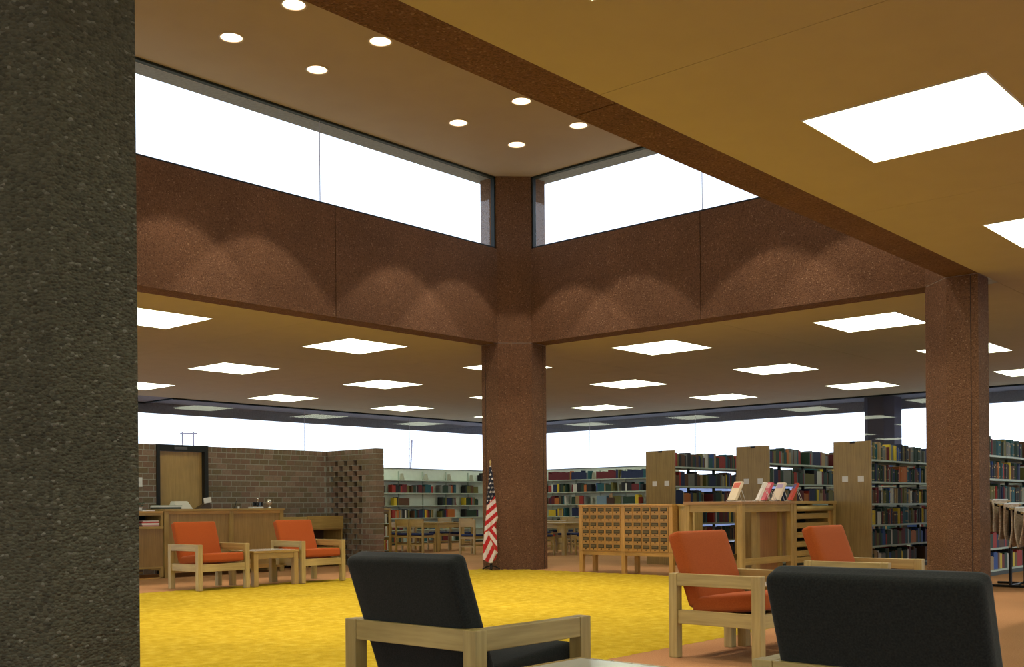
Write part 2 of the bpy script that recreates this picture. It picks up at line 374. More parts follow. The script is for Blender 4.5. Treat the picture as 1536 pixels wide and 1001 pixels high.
fa = G().box(X0 - 1.7, X1 + 1.7, YF + 1.5, YF + 1.62, zf, H + .3).box(X1 + 1.5, X1 + 1.7, YB - 1.7, YF + 1.5, zf, H + .3).box(X0 - 1.7, X1 + 1.5, YB - 1.7, YB - 1.5, zf, H + .3).box(X0 - 1.7, X0 - 1.5, YB - 1.5, YF + 1.5, zf, H + .3)
struct(fa, 'exterior_fascia_beam', ext_conc)
struct(G().prism([(13.55, -1.12), (13.75, -1.32), (14.25, -1.32), (14.45, -1.12), (14.45, -.68), (14.25, -.5), (13.75, -.5), (13.55, -.68)], -.2, H), 'column', plain('dark_exterior_concrete', (.06, .055, .075), .8))

# ------------------------------------------------------------------ rug
RX0, RX1, RY0, RY1 = -12.5, -.10, -7.93, .47
g = G(); nx, ny = 260, 170
rr = random.Random(3)
def rugpt(i, j):
    x = RX0 + (RX1 - RX0) * i / nx; y = RY0 + (RY1 - RY0) * j / ny
    ed = i in (0, nx) or j in (0, ny)
    return (x + (rr.uniform(-.008, .008)), y + rr.uniform(-.008, .008), .008 + rr.uniform(0, .010) if not ed else .001)
def incol(i, j):
    x = RX0 + (RX1 - RX0) * (i + .5) / nx; y = RY0 + (RY1 - RY0) * (j + .5) / ny
    if -.46 < x < .43 and -.46 < y < .43 and x + y > -.50: return True
    if -.46 < x < .43 and -B_ - .43 < y < -B_ + .46 and x - (y + B_) > -.50: return True
    if x < -A_ + .46 and (y > -.46 or y < -B_ + .46): return True
    return False
g.add([rugpt(i, j) for j in range(ny + 1) for i in range(nx + 1)], [(j * (nx + 1) + i, j * (nx + 1) + i + 1, (j + 1) * (nx + 1) + i + 1, (j + 1) * (nx + 1) + i) for j in range(ny) for i in range(nx) if not incol(i, j)])
tag(g.build('area_rug', rugm, smooth=True), 'large bright yellow shag area rug under the raised ceiling', 'rug')

# ------------------------------------------------------------------ brick walls
BYW = 4.24; WT = 2.24; CH = .1018
wb = struct(G().box(-6.4, -4.535, BYW + .005, BYW + .2, 0, WT - .006).box(-3.528, -.70, BYW + .005, BYW + .2, 0, WT - .006), 'wall_north', mortar)
def brick_me(L, D=.1, Hh=CH - .015, vert=False):
    key = ('brk', round(L, 3), round(D, 3))
    if key not in MATS: MATS[key] = G().box(-L / 2, L / 2, 0, D, 0, Hh).mesh('brick', brickm[0])
    return MATS[key]
rb = random.Random(11)
def brick(parent, x, y, z, L, rot, D=.1):
    o = bpy.data.objects.new('brick', brick_me(L, D)); COL.objects.link(o); o.parent = parent
    o.location = (x, y, z); o.rotation_euler = (0, 0, rot)
    o.location[1 if abs(rot) < .1 else 0] += rb.uniform(-.003, .002)
    o.material_slots[0].link = 'OBJECT'; o.material_slots[0].material = rb.choices(brickm, (4, 3, 2, 2))[0]
low = G()
for r in range(22):
    z = .005 + r * CH
    for seg in ((-6.4, -4.535), (-3.528, -.862)):
        L = .088 if r == 21 else .188
        x = seg[0] - (.1015 if r % 2 and r != 21 else 0)
        while x < seg[1] - .03:
            a, e = max(x, seg[0]), min(x + L, seg[1])
            if r >= 9 and x > -5.1: brick(wb, (a + e) / 2, BYW, z, round(e - a, 3), 0)
            else: low.box(a, e, BYW, BYW + .1, z, z + CH - .015, rb.choice((0, 0, 0, 1, 1, 2, 3)))
            x += L + .015
tag(low.build('brick_courses', brickm, wb), kind='stuff')
# perforated screen wall, face at x=-.86 running from y=4.24 to 2.74
FX = -.86; y_end = 2.74
ws = struct(G().box(FX + .005, FX + .19, y_end + .006, y_end + .41, 0, WT - .006).box(FX + .005, FX + .19, BYW - .14, BYW + .0, 0, WT - .006)
            .box(FX + .005, FX + .19, y_end + .41, BYW - .14, WT - 2 * CH - .008, WT - .006).box(FX + .06, FX + .15, y_end + .41, BYW - .14, 0, 9 * CH).box(FX + .165, FX + .19, y_end + .41, BYW - .14, 9 * CH, WT - 2 * CH + .02), 'wall_east', mortar)
pit = .289
mst = G()
for r in range(22):
    z = .005 + r * CH
    if r >= 20:      # solid cap courses
        L = .088 if r == 21 else .188; y = y_end
        while y < BYW - .03:
            e = min(y + L, BYW - .005); brick(ws, FX + .0, (y + e) / 2, z, round(e - y, 3), -math.pi / 2, .2); y += L + .015
        continue
    # bonded end
    if r % 2: ends = [(y_end, y_end + .188), (y_end + .203, y_end + .396)]
    else: ends = [(y_end, y_end + .088), (y_end + .103, y_end + .29), (y_end + .305, y_end + .396)]
    for a, b in ends: brick(ws, FX, (a + b) / 2, z, b - a, -math.pi / 2, .2)
    brick(ws, FX, BYW - .075, z, .13 if r % 2 else .06, -math.pi / 2, .2)
    y = y_end + .41 + (.105 if r % 2 == 0 else .105 - pit / 2)
    while y < BYW - .13:
        a, b = max(y, y_end + .406), min(y + .183, BYW - .14)
        if b - a > .04:
            b = a + round(b - a, 2); brick(ws, FX, (a + b) / 2, z, b - a, -math.pi / 2, .16); mst.box(FX + .006, FX + .155, a, b, z - .015, z)
        y += pit
tag(mst.build('mortar_bed', mortar, ws), kind='stuff')
# door with dark frame in the north brick wall
dr = struct(G().box(-4.535, -4.475, BYW - .03, BYW + .15, 0, WT).box(-3.60, -3.528, BYW - .03, BYW + .15, 0, WT).box(-4.475, -3.60, BYW - .03, BYW + .15, 2.13, WT), 'door_1', dark_frame)
G().box(-4.47, -3.605, BYW + .06, BYW + .10, .01, 2.125).build('door_leaf', wood('door_oak', (.34, .21, .06), (.44, .28, .085), 2), dr)
G().rod((-3.68, BYW + .06, 1.0), (-3.68, BYW + .01, 1.0), .012).rod((-3.68, BYW + .01, 1.0), (-3.80, BYW + .01, 1.0), .012).build('door_handle', chrome, dr)
G().box(-4.2, -3.95, BYW - .036, BYW - .031, 2.16, 2.205).build('name_plate', plain('grey_plate', (.10, .10, .11), .4), dr)
pl = G().box(-4.885, -4.80, BYW - .012, BYW - .001, 1.50, 1.66, 0).box(-4.855, -4.83, BYW - .02, BYW - .012, 1.56, 1.60, 0)
tag(pl.build('light_switch', white_pl, bevel=.002), 'white wall switch plate on the brick wall beside the door', 'switch')

# ------------------------------------------------------------------ lounge chairs
def make_lounge(fab, label, group):
    o = empty('lounge_chair', (0, 0, 0), label, 'armchair', group)
    hw, hd, p, ah = .405, .378, .07, .615
    for sx in (-1, 1):
        for sy in (-1, 1):
            x0 = sx * (hd - p) if sx > 0 else -hd; y0 = sy * (hw - p) if sy > 0 else -hw
            G().box(x0, x0 + p, y0, y0 + p, 0, ah).build('leg', pine[2], o, bevel=.004)
    for sy in (-1, 1):
        y0 = (hw - p + .004) if sy > 0 else -hw + .004
        G().box(-hd + p, hd - p, y0, y0 + p - .008, ah - .09, ah - .001).build('armrest', pine[0], o, bevel=.004)
        G().box(-hd + p, hd - p, y0 + .01, y0 + p - .018, .25, .35).build('side_rail', pine[0], o, bevel=.003)
    G().box(hd - p + .01, hd - .012, -hw + p, hw - p, .25, .35).build('front_rail', pine[1], o, bevel=.003)
    G().box(-hd + .006, -hd + p - .006, -hw + p, hw - p, ah - .09, ah - .001).build('back_rail', pine[1], o, bevel=.003)
    G().box(-hd + .03, -hd + p - .006, -hw + p, hw - p, .24, .33).build('rear_rail', pine[1], o, bevel=.003)
    g = G()
    for i in range(5): g.box(-.3, .33, -.26 + i * .12, -.22 + i * .12, .29, .315)
    g.build('seat_support', black_m, o)
    M = Matrix.Translation((.065, 0, .407)) @ Matrix.Rotation(math.radians(-6), 4, 'Y')
    G().rbox(.30, .328, .060, .03, 9, .012, 0, M).build('seat_cushion', fab, o, smooth=True)
    M = Matrix.Translation((-.300, 0, .640)) @ Matrix.Rotation(math.radians(-20), 4, 'Y') @ Matrix.Rotation(math.radians(90), 4, 'Y')
    G().rbox(.285, .33, .056, .032, 9, .006, 0, M).build('back_cushion', fab, o, smooth=True)
    return o
oc = make_lounge(orange_f, 'orange cushioned oak armchair west of the small table by the front desk', 'orange lounge chairs')
oc.location = (-5.97, .36, .019); oc.rotation_euler[2] = -math.pi / 2
dup(oc, (-4.26, .38, .019), -math.pi / 2, 'orange cushioned oak armchair at the east side of the small table, beside the brick screen')
dup(oc, (-7.185, -8.60, 0), -math.pi / 2 - .03, 'orange cushioned oak armchair standing at the rug edge before the card catalogue')
dup(oc, (-5.07, -8.61, 0), -math.pi / 2, 'orange cushioned armchair half hidden behind the wide black chair back')
bc = make_lounge(black_f, 'black cushioned oak armchair seen from behind facing the yellow rug', 'black lounge chairs')
bc.location = (-10.70, -9.195, 0)
dup(bc, (-10.71, -11.24, 0), 0, 'black cushioned armchair whose broad back fills the lower corner by the newspaper rack')

def side_table(x, y, sx, sy, h, label, rz=0.):
    o = empty('side_table', (x, y, 0), label, 'side table', None, rz)
    for a in (-1, 1):
        for b in (-1, 1):
            x0 = a * (sx / 2 - .075) if a > 0 else -sx / 2; y0 = b * (sy / 2 - .075) if b > 0 else -sy / 2
            G().box(x0, x0 + .075, y0, y0 + .075, 0, h - .035).build('leg', oak[2], o, bevel=.003)
    for b in (-1, 1):
        y0 = (sy / 2 - .065) if b > 0 else -sy / 2 + .01
        G().box(-sx / 2 + .075, sx / 2 - .075, y0, y0 + .055, h - .115, h - .035).build('apron', oak[0], o, bevel=.002)
        x0 = (sx / 2 - .065) if b > 0 else -sx / 2 + .01
        G().box(x0, x0 + .055, -sy / 2 + .075, sy / 2 - .075, h - .115, h - .035).build('apron', oak[1], o, bevel=.002)
    G().box(-sx / 2 - .005, sx / 2 + .005, -sy / 2 - .005, sy / 2 + .005, h - .034, h - .001).build('tabletop', wood('varnished_top', OAK1, OAK2, 0, .22), o, bevel=.004)
    G().box(-sx / 2 + .03, sx / 2 - .03, -sy / 2 + .03, sy / 2 - .03, h - .004, h).build('reflection_inlay', plain('pale_reflection', (.58, .58, .55), .12, spec=.6), o)  # pale inlay: sky reflected at a grazing view is put into its colour
    return o
t1 = side_table(-5.10, .32, .76, .62, .50, 'small oak table standing between two orange armchairs')
t1.location.z = .019
side_table(-6.35, -8.62, .76, .66, .48, 'low oak table between the orange armchairs near the rug edge')
side_table(-11.13, -10.22, .76, .70, .50, 'low table with pale glossy top between the two black armchairs')

# ------------------------------------------------------------------ flag on a stand
fl = empty('flag', (-.655, -.02, .019), 'furled red, white and blue striped flag on a pole against the concrete column', 'flag')
g = G()
for i in range(4):
    a = math.pi / 4 + i * math.pi / 2
    g.tube([(0, 0, .07), (.07 * math.cos(a), .07 * math.sin(a), .06), (.15 * math.cos(a), .15 * math.sin(a), .012)], .012)
g.rod((0, 0, .0), (0, 0, .16), .022, 12); g.build('base', black_m, fl, smooth=False)
G().rod((0, 0, .1), (.0, 0, 1.84), .013, 12).build('pole', wood('pole_oak', OAK1, OAK2, 2), fl)
G().lathe([(.0005, 0), (.018, .005), (.012, .02), (.02, .04), (.014, .065), (.0005, .09)], 16, 0, (0, 0, 1.82)).build('finial', brass, fl, smooth=True)
fred = noisy('flag_red', [(.50, .02, .025), (.60, .03, .035)], scale=60, bump=.1, rough=.7); fwh = plain('flag_white', (.80, .76, .74), .7); fnv = plain('flag_navy', (.012, .018, .04), .7); fgo = plain('flag_fringe', (.45, .28, .08), .7)
NS, NT = 90, 260
def prof(t, tab):
    for (t0, a0), (t1_, a1) in zip(tab, tab[1:]):
        if t <= t1_: return a0 + (a1 - a0) * (t - t0) / (t1_ - t0)
    return tab[-1][1]
# widths measured along the view's right axis (metres from the pole) against height fraction from the top
LE = [(0, -.01), (.25, -.045), (.5, -.075), (.62, -.095), (.85, -.125), (1, -.125)]
RE = [(0, .012), (.12, .04), (.3, .075), (.55, .125), (.62, .09), (.8, .105), (.92, .115), (1, .07)]
ztop, zbot = 1.80, .17
def star(u, v):
    r = math.hypot(u, v); a = math.atan2(u, v) % (2 * math.pi / 5); a = min(a, 2 * math.pi / 5 - a)
    R, q = .026, .011
    # edge line from tip (angle 0) to notch (angle 36 deg)
    x1, y1 = R, 0; x2, y2 = q * math.cos(math.pi / 5), q * math.sin(math.pi / 5); px, py = r * math.cos(a), r * math.sin(a)
    return (x2 - x1) * (py - y1) - (y2 - y1) * (px - x1) > 0
def flagmat(w_, z, t, s):
    xm = w_
    # canton lower edge runs obliquely
    if t < .37 - (xm) * .75:
        gx, gz = .062, .15; k = round((ztop - z) / (gz / 2)); zz = ztop - k * gz / 2; ox = (gx / 2 if k % 2 else 0); kx = round((xm - ox) / gx)
        return 2 if star(xm - ox - kx * gx, z - zz) and -.07 < xm < .09 else (3 if False else 0)
    zz = (ztop - z)
    if t < .66 - xm * .45 * (ztop - zbot) / 1.6:     # upper fold: stripes rising to the right
        q = (zz + xm * .85); return 1 if math.floor((q - .63) / .082) % 2 else 2
    if xm > (-.09 + (t - .62) * .62):                # right hand fold: stripes falling to the right
        q = zz - xm * 1.35
        if abs(xm - (-.09 + (t - .62) * .62)) < .004: return 3
        return 1 if math.floor((q - .02) / .095) % 2 else 2
    q = zz + xm * 2.0
    return 1 if math.floor((q - .06) / .15) % 2 else 2
rv = Vector((rt.x, rt.y, 0)); fv = Vector((-fw.x, -fw.y, 0))
g = G(); vs = []; mi = []
for j in range(NT + 1):
    t = j / NT; l, r = prof(t, LE), prof(t, RE)
    for i in range(NS + 1):
        s = i / NS; wd = l + (r - l) * s
        z = ztop - (ztop - zbot) * t - .05 * t * (1 - abs(s - .55) * 2) + (.10 * max(0, s - .75) * 4 * t * 0)
        dep = .045 * math.cos((s - .5) * math.pi) * min(1, t * 5) + .02 * math.sin(s * 15 + t * 3) * min(1, t * 3) + .012
        vs.append(rv * wd + fv * dep + Vector((0, 0, z)))
fs = []
for j in range(NT):
    for i in range(NS):
        fs.append((j * (NS + 1) + i, (j + 1) * (NS + 1) + i, (j + 1) * (NS + 1) + i + 1, j * (NS + 1) + i + 1))
        p = vs[j * (NS + 1) + i]; mi.append({0: 0, 1: 1, 2: 2, 3: 3}[flagmat(p.dot(rv), p.z, (j + .5) / NT, (i + .5) / NS)])
g.add(vs, fs); g.m = mi
g2 = [(p - fv * (.03 + .0)) for p in vs]
o = g.build('cloth', [fnv, fred, fwh, fgo], fl, smooth=True)
sm = o.modifiers.new('solid', 'SOLIDIFY'); sm.thickness = .035; sm.offset = -1

# ------------------------------------------------------------------ card catalogue
cc = empty('card_catalogue', (-.1, -1.52, 0), 'oak card catalogue of sixty small drawers on legs', 'catalogue cabinet')
W1, W2, DP = .90, .95, .43
def ypos(i): return -i
CW = W1 + W2
body = G().box(0.012, DP, -CW, 0, .365, 1.125)
body.build('case', doak[1], cc)
G().box(-.012, DP + .005, -CW - .005, .005, 1.10, 1.13).build('top_board', doak[1], cc, bevel=.003)
for yy in (0, -W1 + .035, -CW + .07):
    G().box(-.004, .012, yy - .07, yy, .37, 1.10).build('stile', doak[2], cc)
for yy in (0, -W1 + .035, -CW + .07):
    for xx in (0, DP - .07): G().box(xx, xx + .07, yy - .07, yy, 0, .365).build('leg', doak[2], cc, bevel=.003)
for a, b in ((-.07, -W1 + .035), (-W1 - .035, -CW + .07)):
    G().box(.01, .05, b, a, .30, .362).build('apron', doak[1], cc); G().box(DP - .05, DP - .01, b, a, .30, .362).build('apron', doak[1], cc)
    wid = (a - b) / 5; hh = (1.095 - .375) / 6
    dm = G().box(-.006, .012, -wid + .012, -.004, .005, hh - .008).mesh('drawer', doak[1])
    hm = G().box(-.011, -.006, -wid + .024, -.018, hh * .36, hh * .84).mesh('label_holder', holder_m)
    cm = G().box(-.013, -.011, -wid + .038, -.032, hh * .48, hh * .74).mesh('index_card', card_m)
    km = G().rod((-.006, -wid / 2, hh * .2), (-.022, -wid / 2, hh * .2), .009, 10).mesh('knob', holder_m)
    for c_ in range(5):
        for r in range(6):
            d = bpy.data.objects.new('drawer', dm); COL.objects.link(d); d.parent = cc; d.location = (0, a - c_ * wid, .375 + r * hh)
            for nm, me in (('label_holder', hm), ('index_card', cm), ('knob', km)):
                q = bpy.data.objects.new(nm, me); COL.objects.link(q); q.parent = d
tag(G().box(-.08, .10, -.06, .06, 0, .006).box(-.07, .08, -.05, .05, .006, .010).build('paper_slip_pad', white_pl, loc=(.15, -2.40, 1.13)), 'small pad of white paper slips on top of the card catalogue', 'paper')

# ------------------------------------------------------------------ index table units east of the catalogue
ic = empty('index_case', (0, -3.41, 0), 'narrow oak case between the card catalogue and the tall display table', 'cabinet')
G().box(.02, .26, -.28, 0, .28, 1.09).build('case', pine[2], ic); G().box(0, .28, -.29, .01, 1.09, 1.125).build('top_board', oak[1], ic, bevel=.003)
for xx, yy in ((.02, -.06), (.20, -.06), (.02, -.28), (.20, -.28)): G().box(xx, xx + .06, yy, yy + .06, 0, .28).build('leg', oak[2], ic)
G().box(.01, .02, -.25, -.03, .34, 1.03).build('panel', oak[2], ic)
def open_table(name, x0, x1, y0, y1, h, label, cat):
    o = empty(name, (x0, y0, .02), label, cat); Lx, Ly = x1 - x0, y1 - y0; p = .09
    for a, b in ((0, 0), (Lx - p, 0), (0, Ly - p), (Lx - p, Ly - p)): G().box(a, a + p, b, b + p, 0, h - .045).build('leg', oak[2], o, bevel=.003)
    G().box(-.01, Lx + .01, -.01, Ly + .01, h - .045, h).build('tabletop', wood('butcher_top', (.24, .12, .045), (.42, .24, .09), 1), o, bevel=.003)
    for yy in (.01, Ly - p + .01): G().box(p, Lx - p, yy, yy + .06, h - .155, h - .045).build('apron', oak[0], o); G().box(p, Lx - p, yy, yy + .06, .22, .31).build('stretcher', oak[0], o)
    for xx in (.01, Lx - p + .01): G().box(xx, xx + .06, p, Ly - p, h - .155, h - .045).build('apron', oak[1], o)
    return o
T1X0, T1Y0 = -.65, -4.9
d1 = open_table('display_table', T1X0, .92, T1Y0, -3.93, 1.14, 'tall open oak display table with thick plank top beside the card catalogue', 'table')
G().box(.77, 1.42, .18, .21, 0.0, .98).build('divider_panel', wood('walnut_panel', (.26, .12, .04), (.34, .165, .055), 2), d1); G().box(.66, .77, .14, .22, 0, .98).build('divider_post', oak[2], d1); G().box(1.39, 1.47, .14, .22, 0, .98).build('divider_post', oak[2], d1)
d2 = empty('atlas_case', (.93, T1Y0, 0), 'oak atlas case with horizontal slots joined to the tall display table', 'cabinet'); L2 = 1.47; D2 = .5
G().box(-.0, L2 + .01, -.01, D2, 1.115, 1.16).build('top_board', oak[0], d2, bevel=.003)
for a, b in ((0, 0), (L2 - .09, 0), (0, D2 - .09), (L2 - .09, D2 - .09)): G().box(a, a + .09, b, b + .09, 0, 1.115).build('leg', oak[2], d2, bevel=.003)
G().rod((.10, .03, 1.045), (L2 - .10, .03, 1.045), .045, 16).build('roll_rail', pine[0], d2, smooth=True)
G().box(.09, L2 - .09, D2 - .05, D2 - .02, .25, 1.11).build('back_panel', black_m, d2)
G().box(.09, .15, .05, D2 - .05, .25, 1.0).build('side_panel', doak[2], d2); G().box(L2 - .19, L2 - .09, .05, D2 - .05, .25, 1.0).build('side_panel', doak[2], d2)
for k in range(5): G().box(.15, L2 - .19, .03, D2 - .06, .30 + k * .145, .385 + k * .145).build('slat', oak[0], d2, bevel=.003)
G().box(.09, L2 - .09, .02, .07, .20, .285).build('stretcher', oak[0], d2)

mag_cols = [((.72, .62, .45), (.55, .12, .08), 'cream and red'), ((.78, .75, .68), (.6, .58, .5), 'plain white'), ((.62, .10, .14), (.75, .4, .42), 'pink and crimson'), ((.75, .66, .50), (.45, .35, .55), 'cream and violet'), ((.62, .08, .05), (.12, .10, .40), 'red and blue')]
def display_book(x, y, z, i, wide, label, rz):
    c1, c2, _ = mag_cols[i]
    o = empty('magazine', (x, y, z), label, 'magazine', 'magazines on wire stands', rz)
    M = Matrix.Rotation(math.radians(24), 4, 'Y')
    o2 = G().box(-.018, .018, -wide / 2, wide / 2, .01, .30, 0, M).box(-.0185, -.0205, -wide / 2 + .02, wide / 2 - .02, .20, .28, 1, M).build('cover', [plain('mag_%da' % i, c1, .4), plain('mag_%db' % i, c2, .4)], o, bevel=.003)
    o2.location = (.0, 0, .005)
    s = empty('wire_stand', (x, y, z), 'white wire stand propping up the %s magazine' % mag_cols[i][2], 'stand', 'white wire book stands', rz)
    g = G()
    for yy in (-.05, .05): g.tube([(-.06, yy, .018), (-.055, yy, .004), (.0, yy, .004), (.10, yy, .17), (.13, yy, .16), (.19, yy, .004)], .004, 6)
    g.rod((.10, -.05, .17), (.10, .05, .17), .004, 6).rod((.19, -.05, .004), (.19, .05, .004), .004, 6).build('wire_frame', white_pl, s, smooth=True)
display_book(-.62, -4.72, 1.16, 0, .23, 'cream and red magazine propped alone on the display table', -.55)
display_book(.16, -4.70, 1.16, 1, .2, 'plain white magazine leaning most on its wire stand', -.88)
display_book(.42, -4.66, 1.16, 2, .2, 'pink and crimson magazine on a wire stand', -.78)
display_book(.72, -4.70, 1.16, 3, .22, 'cream and violet magazine on a wire stand where table and atlas case meet', -.55)
display_book(1.22, -4.68, 1.16, 4, .2, 'red and blue magazine on the last wire stand before the tall bookcase', -.86)
tag(G().box(-.2, .2, -.1, .1, 0, .008).build('leaflet', white_pl, loc=(.30, -4.40, 1.161)), 'flat white leaflet lying behind the plain white magazine', 'paper')

# ------------------------------------------------------------------ books
PAL = [('dark green', (.018, .045, .028)), ('navy blue', (.012, .022, .075)), ('maroon', (.13, .014, .018)), ('black', (.012, .012, .014)), ('brown', (.10, .045, .02)),
       ('teal', (.015, .09, .11)), ('yellow', (.62, .46, .03)), ('red', (.32, .03, .02)), ('tan', (.33, .23, .11)), ('grey', (.17, .18, .17)), ('white', (.6, .6, .55)), ('blue', (.03, .08, .28)), ('orange', (.45, .14, .03)), ('olive', (.13, .12, .03))]
WTS = [20, 10, 10, 14, 9, 7, 4, 5, 6, 8, 4, 3, 2, 7]
PM = [plain('cloth_' + n.replace(' ', '_'), c, .65) for n, c in PAL]
gold = plain('gilt', (.42, .30, .10), .5)
# one book, unit size: x thickness, y depth (spine at y=0), z height
bk = G().add([(-.5, .06, 0), (-.28, 0, 0), (.28, 0, 0), (.5, .06, 0), (.5, 1, 0), (-.5, 1, 0), (-.5, .06, 1), (-.28, 0, 1), (.28, 0, 1), (.5, .06, 1), (.5, 1, 1), (-.5, 1, 1)],
             [(0, 5, 4, 3, 2, 1), (0, 1, 7, 6), (1, 2, 8, 7), (2, 3, 9, 8), (3, 4, 10, 9), (5, 0, 6, 11), (6, 7, 8, 9, 10, 11)])
bk.box(-.4, .4, .1, .97, .97, 1.004, 1); bk.m = [0] * 7 + [1] * 6
me_plain = bk.mesh('book', [PM[0], paper_m])
bk.box(-.27, .27, -.012, .01, .70, .80, 2); bk.box(-.27, .27, -.012, .01, .12, .16, 2)
me_band = bk.mesh('book', [PM[0], paper_m, gold])
rk = random.Random(5)
def book_obj(x, y, z, th, dp, h, ci, rot, label, group, lean=0.):
    me = me_band if rk.random() < .4 else me_plain
    o = bpy.data.objects.new('book', me); COL.objects.link(o); o.location = (x, y, z); o.scale = (th, dp, h); o.rotation_euler = (0, lean, rot)
    o.material_slots[0].link = 'OBJECT'; o.material_slots[0].material = PM[ci]
    tag(o, label, 'book', group)
stuffB = G()
def sbook(p, a, n, th, dp, h, ci):
    """stuff book: p base corner on spine line, a along, n into the shelf"""
    px, py, pz = p
    q = [(px, py), (px + a[0] * th, py + a[1] * th), (px + a[0] * th + n[0] * dp, py + a[1] * th + n[1] * dp), (px + n[0] * dp, py + n[1] * dp)]
    ar = sum(s[0] * t[1] - t[0] * s[1] for s, t in zip(q, q[1:] + q[:1]))
    stuffB.prism(q if ar > 0 else q[::-1], pz, pz + h, ci)
def srow(p, a, n, L, hmax=.27, same=None, wmul=1.):
    s = 0
    ser = None
    while s < L - .02:
        if ser is None or rk.random() < .45:
            ser = rk.choices(range(len(PAL)), WTS)[0] if same is None else same; th0 = rk.uniform(.022, .05) * wmul; h0 = rk.uniform(.19, hmax)
        th = min(th0 * rk.uniform(.9, 1.1), L - s); h = min(hmax, h0 * rk.uniform(.96, 1.04))
        sbook((p[0] + a[0] * s, p[1] + a[1] * s, p[2]), a, n, th - .0015, rk.uniform(.16, .21), h, ser); s += th

# ------------------------------------------------------------------ free-standing stack ranges
SZ = [.09, .42, .765, 1.115, 1.475, 1.835]
def stack_range(y0, x1, label, x0=2.62):
    yd = .6
    o = empty('bookcase_range', (x0, y0, 0), label, 'bookcase', 'double sided bookcase ranges with wooden ends')
    ep = G().box(-.035, 0, -.02, yd + .02, 0, 2.134).build('end_panel', wood('stack_end_oak', (.26, .175, .06), (.36, .25, .09), 2), o, bevel=.003)
    ep['label'] = 'oak end panel'
    for yy in (.10, .37): G().box(-.039, -.035, yy, yy + .10, 1.47, 1.565).build('label_card', white_pl, ep)
    G().box(-.045, -.035, .25, .33, 2.10, 2.134).build('clip', black_m, ep)
    n = round((x1 - x0) / .93)
    for k in range(n + 1): G().box(k * .93, k * .93 + .03, yd / 2 - .025, yd / 2 + .025, 0, 2.1).build('upright', steel_dk, o)
    for k in range(n):
        a, b = k * .93 + .005, k * .93 + .925
        for z in SZ:
            for (c_, d_, lp) in ((0.02, .27, .02), (.33, .58, .58)):
                g = G().box(a, b, c_, d_, z - .02, z - .002).box(a, b, lp - .004, lp, z - .03, z, 0); g.build('shelf', steel, o)
    G().box(0, n * .93, .01, yd - .01, 0, .06).build('base', steel_dk, o); G().box(0, n * .93 + .03, yd / 2 - .03, yd / 2 + .03, 2.08, 2.1).build('top_rail', steel, o)
    return o
stack_range(-1.65, 6.4, 'bookcase range behind the card catalogue, oak end panel with two cards')
stack_range(-3.58, 6.4, 'bookcase range behind the tall display table, oak end panel with two cards')
stack_range(-5.40, 6.4, 'bookcase range beside the bare concrete column, tallest looking oak end')
stack_range(-7.26, 6.4, 'bookcase range behind the newspaper rack, past the bare concrete column', 2.50)
lev = ['lowest', 'second lowest', 'third lowest', 'third highest', 'second highest', 'top']
where = {0: 'bookcase beside the concrete column', 1: 'bookcase behind the newspaper rack'}
nb = 0
def nth(k):
    return '%d%s' % (k, 'th' if 10 < k % 100 < 20 else {1: 'st', 2: 'nd', 3: 'rd'}.get(k % 10, 'th'))
def fill_objs(y0, x0, x1, levels, wi, wmul):
    global nb
    for li in levels:
        x = x0; k = 0; ser = None
        while x < x1 - .03:
            if ser is None or rk.random() < .6:
                ser = rk.choices(range(len(PAL)), WTS)[0]; th0 = rk.uniform(.034, .062) * wmul; h0 = rk.uniform(.20, .29)
            if rk.random() < .035: x += rk.uniform(.06, .16); continue
            # keep clear of the bay seams
            th = th0 * rk.uniform(.92, 1.08); h = min(.30, h0 * rk.uniform(.97, 1.03)); k += 1; nb += 1
            side = 'the oak end' if wi == 0 else 'the column side'
            book_obj(x + th / 2, y0 + .035 + rk.uniform(0, .02), SZ[li], th - .002, rk.uniform(.17, .21), h, ser, 0,
                     '%s book %s from %s, %s shelf %s' % (PAL[ser][0], nth(k), side, lev[li], ('by the concrete column', 'behind the newspapers')[wi]), 'books in the ' + where[wi])
            x += th
fill_objs(-5.40, 2.64, 4.98, [5, 4, 3, 2], 0, 1.0)
fill_objs(-7.26, 2.56, 4.35, [5, 4, 3], 1, 1.05)
# remaining shelves as stuff
for li in (1, 0): srow((2.64, -5.365, SZ[li]), (1, 0), (0, 1), 2.3 if li else 2.0)
for li in (2, 1, 0): srow((2.56, -7.225, SZ[li]), (1, 0), (0, 1), 1.75)
for li in range(6): srow((5.04, -5.365, SZ[li]), (1, 0), (0, 1), 1.3)
for li in range(6): srow((4.42, -7.225, SZ[li]), (1, 0), (0, 1), 2.0)
for yb in (-1.65, -3.58):
    for li in range(6):
        x = 2.64
        while x < 6.2:
            L = min(rk.uniform(.7, 1.5), 6.3 - x); srow((x, yb + .035, SZ[li]), (1, 0), (0, 1), L, .28); x += L + (rk.uniform(.12, .35) if rk.random() < .5 else .01)
for yb in (-1.65, -3.58, -5.40, -7.26):
    for li in range(6):
        x = 2.64
        while x < 6.2:
            L = min(rk.uniform(.5, 1.1), 6.3 - x); srow((x, yb + .565, SZ[li]), (1, 0), (0, -1), L, .26); x += L + (rk.uniform(.15, .6) if rk.random() < .6 else .01)

